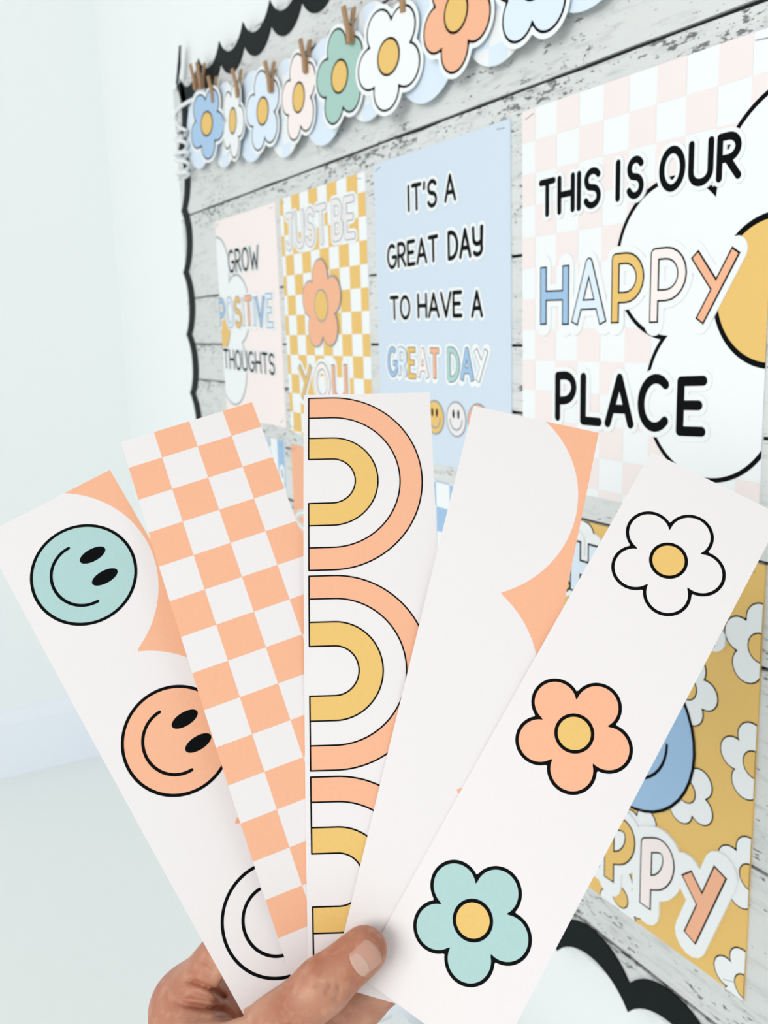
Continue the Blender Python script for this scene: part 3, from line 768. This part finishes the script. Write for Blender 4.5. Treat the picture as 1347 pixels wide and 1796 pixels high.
# 5 flowers
sh, W = make_card(5, 'bookmark strip of three outlined flowers in white, peach and teal')
for k, fc in enumerate((M_card, M_peach, M_teal)):
    c = (24.5, 35.6 + 71.85 * k); b = math.radians(-6)
    sh.put('flower_outline', M_black, [flower(c, 12.3, 8.5, b, 160)], 1); sh.put('flower_petals', fc, [flower(c, 12.3, 7.3, b, 160)], 2)
    sh.put('flower_centre_outline', M_black, [disc(c, 6.9)], 3); sh.put('flower_centre', M_yellow, [disc(c, 5.7)], 4)

# ================================================================== the hand
def front_z(px, py): 
    z = [card_z(i, px, py) for i in range(1, 6)]; z = [v for v in z if v]; return min(z) if z else 324.0
def back_z(px, py):
    z = [card_z(i, px, py) for i in range(1, 6)]; z = [v for v in z if v]; return (max(z) if z else 324.0) + 0.4
prims = []   # (chain id, p0, r0, p1, r1)
def chain(cid, pts):
    for (a, ra), (b, rb) in zip(pts[:-1], pts[1:]): prims.append((cid, np.array(a), ra, np.array(b), rb))
zt = front_z(636, 1668)
T_tip = camp(638, 1667, zt - 7.4); T_ip = camp(566, 1729, front_z(566, 1729) - 12.0); T_mid = camp(490, 1797, 309); T_mcp = camp(392, 1868, 318); T_cmc = camp(330, 2040, 334)
chain(0, [(T_tip, 7.9), (T_ip, 8.9), (T_mid, 9.6), (T_mcp, 12.5), (T_cmc, 17)])
I_mcp = camp(336, 1768, 352); I_pip = camp(455, 1600, back_z(455, 1600) + 9.3); I_dip = camp(545, 1540, back_z(545, 1540) + 8.2); I_tip = camp(600, 1505, back_z(600, 1505) + 7.4)
chain(1, [(I_mcp, 12.6), (I_pip, 9.2), (I_dip, 8.0), (I_tip, 7.2)])
M_mcp = camp(440, 1850, 362); M_pip = camp(590, 1670, back_z(590, 1670) + 9.3); M_dip = camp(680, 1610, back_z(680, 1610) + 8.2); M_tip = camp(735, 1580, back_z(735, 1580) + 7.3)
chain(2, [(M_mcp, 12.5), (M_pip, 9.2), (M_dip, 8.0), (M_tip, 7.2)])
R_mcp = camp(520, 1900, 360); R_pip = camp(634, 1754, 335 + 3.0); R_dip = camp(712, 1690, back_z(712, 1690) + 8.0); R_tip = camp(760, 1655, back_z(760, 1655) + 7.2)
chain(3, [(R_mcp, 12), (R_pip, 8.6), (R_dip, 7.8), (R_tip, 7.0)])
P_mcp = camp(585, 1985, 356); P_pip = camp(655, 1915, 347); P_dip = camp(706, 1885, 341); P_tip = camp(738, 1868, 338)
chain(4, [(P_mcp, 11), (P_pip, 7.6), (P_dip, 6.6), (P_tip, 6.2)])
chain(5, [(camp(505, 1850, 354), 10.5), (camp(600, 1742, 341), 8.0)])
WR = camp(350, 2190, 352); FA = camp(210, 2560, 350)
for q, r_ in ((I_mcp, 12.6), (M_mcp, 12.5), (R_mcp, 12), (P_mcp, 11)): chain(5, [(q, r_), (camp(390, 2110, 352), 17)])
chain(5, [(I_mcp, 12.5), (P_mcp, 10.5)])
chain(5, [(camp(340, 1815, 342), 13.5), (T_mcp, 12.0)])                 # web between thumb and index
chain(5, [(T_cmc, 17), (WR, 22)]); chain(5, [(camp(390, 2110, 352), 17), (WR, 24)]); chain(5, [(WR, 23.5), (FA, 27)])
def seg_d(P, a, b, ra, rb):
    ab = b - a; t = np.clip(((P - a) @ ab) / (ab @ ab), 0, 1).astype(np.float32)
    d = P - (a + t[..., None] * ab)
    return np.sqrt((d * d).sum(-1)) - (ra + (rb - ra) * t), t
def smin(a, b, k):
    h = np.clip(0.5 + 0.5 * (b - a) / k, 0, 1); return b + (a - b) * h - k * h * (1 - h)
# skin folds, as grooves: polyline, depth, width
folds = [([camp(425, 1779, 321), camp(392, 1770, 327), camp(350, 1766, 333), camp(306, 1760, 340)], 2.2, 1.0),
         ([camp(392, 1748, 332), camp(370, 1733, 334), camp(345, 1723, 337), camp(322, 1718, 341)], 2.1, 1.0),
         ([camp(376, 1700, 338), camp(366, 1690, 340), camp(352, 1682, 343)], 1.0, 0.9),
         ([camp(420, 1783, 321), camp(380, 1788, 327), camp(330, 1786, 336)], 0.8, 1.2), ([camp(380, 1757, 330), camp(350, 1748, 334), camp(322, 1744, 340)], 0.7, 0.8),
         ([camp(366, 1716, 336), camp(345, 1704, 340), camp(328, 1702, 342)], 0.6, 0.8), ([camp(372, 1722, 335), camp(352, 1715, 338)], 0.5, 0.8),
         ([camp(572, 1742, 300), camp(581, 1729, 300), camp(575, 1714, 300)], 0.9, 0.8), ([camp(588, 1752, 301), camp(596, 1735, 300), camp(588, 1716, 300)], 0.9, 0.8), ([camp(556, 1728, 300), camp(566, 1718, 300)], 0.6, 0.8)]
def sdf(P):
    groups = {}
    for cid, a, ra, b, rb in prims:
        d, _ = seg_d(P, a, b, ra, rb)
        groups[cid] = d if cid not in groups else smin(groups[cid], d, 3.0 if cid < 5 else 9.0)
    d = groups[5]
    for c in (0, 1, 2, 3, 4): d = smin(d, groups[c], 7.0)
    return d
def carve(P, d):
    hollow = np.sqrt(((P - camp(436, 1722, 346)) ** 2 * np.array([1, 1, 0.14])).sum(-1)) - 10.4      # the dark pocket between thumb and forefinger
    hh = np.clip(0.5 - 0.5 * (d + hollow) / 2.5, 0, 1); d = d + (-hollow - d) * hh + 2.5 * hh * (1 - hh)
    for pl, dep, wd in folds:
        m_ = None; P2 = P[..., :2] / P[..., 2:3] * 320; n_ = len(pl) - 1
        for i_, (a, b) in enumerate(zip(pl[:-1], pl[1:])):
            # compare in the viewing direction's plane, so the groove follows the surface
            a2, b2 = a[:2] / a[2] * 320, b[:2] / b[2] * 320
            ab = b2 - a2; t = np.clip(((P2 - a2) @ ab) / (ab @ ab), 0, 1); e = P2 - (a2 + t[..., None] * ab); q = (e * e).sum(-1); u_ = (i_ + t) / n_
            if m_ is None: m_, um = q, u_
            else: um = np.where(q < m_, u_, um); m_ = np.minimum(m_, q)
        g = dep * np.exp(-m_ / (wd * wd)) * np.clip((1.0 - um) / 0.3, 0, 1) * (P[..., 2] < pl[0][2] + 22)
        d = d + g
    return d
def surface_nets(lo, hi, st):
    ax = [np.arange(lo[i], hi[i], st, dtype=np.float32) for i in range(3)]
    G = np.stack(np.meshgrid(*ax, indexing='ij'), -1)
    D = np.empty(G.shape[:3], np.float32); bs = 18; rad = bs * st * 0.87 + 3.0; hc = camp(436, 1722, 346)
    for i in range(0, G.shape[0], bs):
        for j in range(0, G.shape[1], bs):
            for k in range(0, G.shape[2], bs):
                q = G[i:i + bs, j:j + bs, k:k + bs]; c = (q[0, 0, 0] + q[-1, -1, -1]) / 2
                dc = float(sdf(c[None])[0])
                D[i:i + bs, j:j + bs, k:k + bs] = carve(q, sdf(q)) if -rad < dc < rad or (dc < 0 and np.linalg.norm(c - hc) < 40) else dc
    nx, ny, nz = D.shape
    acc = np.zeros((nx - 1, ny - 1, nz - 1, 3), np.float32); cnt = np.zeros((nx - 1, ny - 1, nz - 1), np.float32)
    offs = [(0, 0, 0), (1, 0, 0), (0, 1, 0), (1, 1, 0), (0, 0, 1), (1, 0, 1), (0, 1, 1), (1, 1, 1)]
    sub = lambda o: D[o[0]:nx - 1 + o[0], o[1]:ny - 1 + o[1], o[2]:nz - 1 + o[2]]
    for i in range(8):
        for j in range(i + 1, 8):
            df = [offs[j][k] - offs[i][k] for k in range(3)]
            if sum(abs(v) for v in df) != 1: continue
            a, b = sub(offs[i]), sub(offs[j]); cr = (a < 0) != (b < 0)
            t = np.where(cr, a / np.where(cr, a - b, 1), 0)
            for k in range(3): acc[..., k] += np.where(cr, offs[i][k] + t * df[k], 0)
            cnt += cr
    act = cnt > 0; idx = -np.ones(act.shape, np.int64); idx[act] = np.arange(act.sum())
    ii = np.argwhere(act); V = (ii + acc[act] / cnt[act][:, None]) * st + np.array(lo)
    F = []
    s_ = D < 0
    for axis in range(3):
        sl0 = [slice(None)] * 3; sl1 = [slice(None)] * 3; sl0[axis] = slice(0, -1); sl1[axis] = slice(1, None)
        cr = s_[tuple(sl0)] != s_[tuple(sl1)]
        e = np.argwhere(cr); b1, b2 = [k for k in range(3) if k != axis]
        e = e[(e[:, b1] > 0) & (e[:, b2] > 0) & (e[:, b1] < D.shape[b1] - 1) & (e[:, b2] < D.shape[b2] - 1)]
        inside = s_[tuple(sl0)][tuple(e.T)]
        def cell(d1, d2):
            c = e.copy(); c[:, b1] -= d1; c[:, b2] -= d2; return idx[tuple(c.T)]
        q = np.stack([cell(1, 1), cell(0, 1), cell(0, 0), cell(1, 0)], 1)
        flip = inside if axis != 1 else ~inside
        q[~flip] = q[~flip][:, ::-1]
        F.append(q)
    return V, np.concatenate(F)
ends = np.array([p for _, a, _, b, _ in prims for p in (a, b)])
lo = ends.min(0) - 20; hi = ends.max(0) + 20
hi[1] = FA[1] + 34
V, F = surface_nets(lo, hi, 0.68)
hand = link('hand', mesh('hand', cam2world(V), F, True), M_skin)
tag(hand, 'left hand gripping the fan of bookmarks with the thumb in front', 'hand')
sm = hand.modifiers.new('smooth', 'SMOOTH'); sm.factor = 0.5; sm.iterations = 1
# thumb nail, laid on the back of the thumb end
ta = (T_tip - T_ip); ta[2] *= 0.6; ta /= np.linalg.norm(ta); nv_ = np.array([0.0, 0.0, -1.0]); nv_ = nv_ - ta * (nv_ @ ta); nv_ /= np.linalg.norm(nv_); tb = np.cross(ta, nv_)
def on_skin(p):
    q = p + nv_ * 14
    for _ in range(30):
        d = float(sdf(q[None].astype(np.float32))[0]); q = q - nv_ * d
        if abs(d) < 0.01: break
    return q
nc = T_tip - ta * 1.0
def nail_patch(name, mat, a0, a1, hw, lift, parent, bow):
    nu, nv = 12, 14; P = []; 
    for i in range(nu + 1):
        for j in range(nv + 1):
            s_ = -1 + 2 * j / nv; t = i / nu
            # rounded ends
            e0 = a0 + bow * (1 - math.sqrt(max(0, 1 - 0.9 * s_ * s_))); e1 = a1 - 2.6 * (1 - math.sqrt(max(0, 1 - 0.92 * s_ * s_)))
            p = nc + ta * (e0 + (e1 - e0) * t) + tb * (hw * s_)
            P.append(on_skin(p) + nv_ * (lift * (1 - 0.6 * abs(s_) ** 4)))
    F = [(i * (nv + 1) + j, i * (nv + 1) + j + 1, (i + 1) * (nv + 1) + j + 1, (i + 1) * (nv + 1) + j) for i in range(nu) for j in range(nv)]
    K = len(P); P += [p - nv_ * 0.9 for p in P]
    F += [(K + f[3], K + f[2], K + f[1], K + f[0]) for f in F]
    rim = [j for j in range(nv + 1)] + [i * (nv + 1) + nv for i in range(1, nu + 1)] + [nu * (nv + 1) + j for j in range(nv - 1, -1, -1)] + [i * (nv + 1) for i in range(nu - 1, 0, -1)]
    F += [(rim[k], K + rim[k], K + rim[(k + 1) % len(rim)], rim[(k + 1) % len(rim)]) for k in range(len(rim))]
    return link(name, mesh(name, cam2world(P), F, True), mat, parent)
nail = nail_patch('thumb_nail', M_nail, -3.6, 6.0, 4.6, 0.22, hand, 1.6)
nail['label'] = 'short thumb nail'
nail_patch('lunula_glare', M_lunula_glare, -3.5, 0.9, 4.2, 0.25, nail, 1.5)  # pale lunula, enlarged to paint the glare over the nail's lower part

# ================================================================== white boxes on the floor by the wall
def small_box(loc, rz, sx, sy, sz, label):
    import bmesh
    bm = bmesh.new(); bmesh.ops.create_cube(bm, size=1.0)
    for v in bm.verts: v.co = (v.co.x * sx, v.co.y * sy, (v.co.z + 0.5) * sz)
    bmesh.ops.bevel(bm, geom=list(bm.edges), offset=min(0.004, sx * 0.2), segments=2, affect='EDGES')
    me = bpy.data.meshes.new('white_box'); bm.to_mesh(me); bm.free()
    o = tag(link('white_box', me, M_white), label, 'box', 'white boxes by the wall'); o.location = loc; o.rotation_euler = (0, 0, rz)
    if sx > 0.05: box('lid', -sx / 2 - 0.002, sx / 2 + 0.002, -sy / 2 - 0.002, sy / 2 + 0.002, sz - 0.012, sz + 0.003, M_white, o)
    return o
small_box((-0.7385, 0.29, 0.0), 0.0, 0.009, 0.22, 0.167, 'thin white board standing on edge beside the white box')
small_box((-0.613, 0.29, 0.0), 0.0, 0.206, 0.216, 0.179, 'white lidded box standing on the floor below the bulletin board')
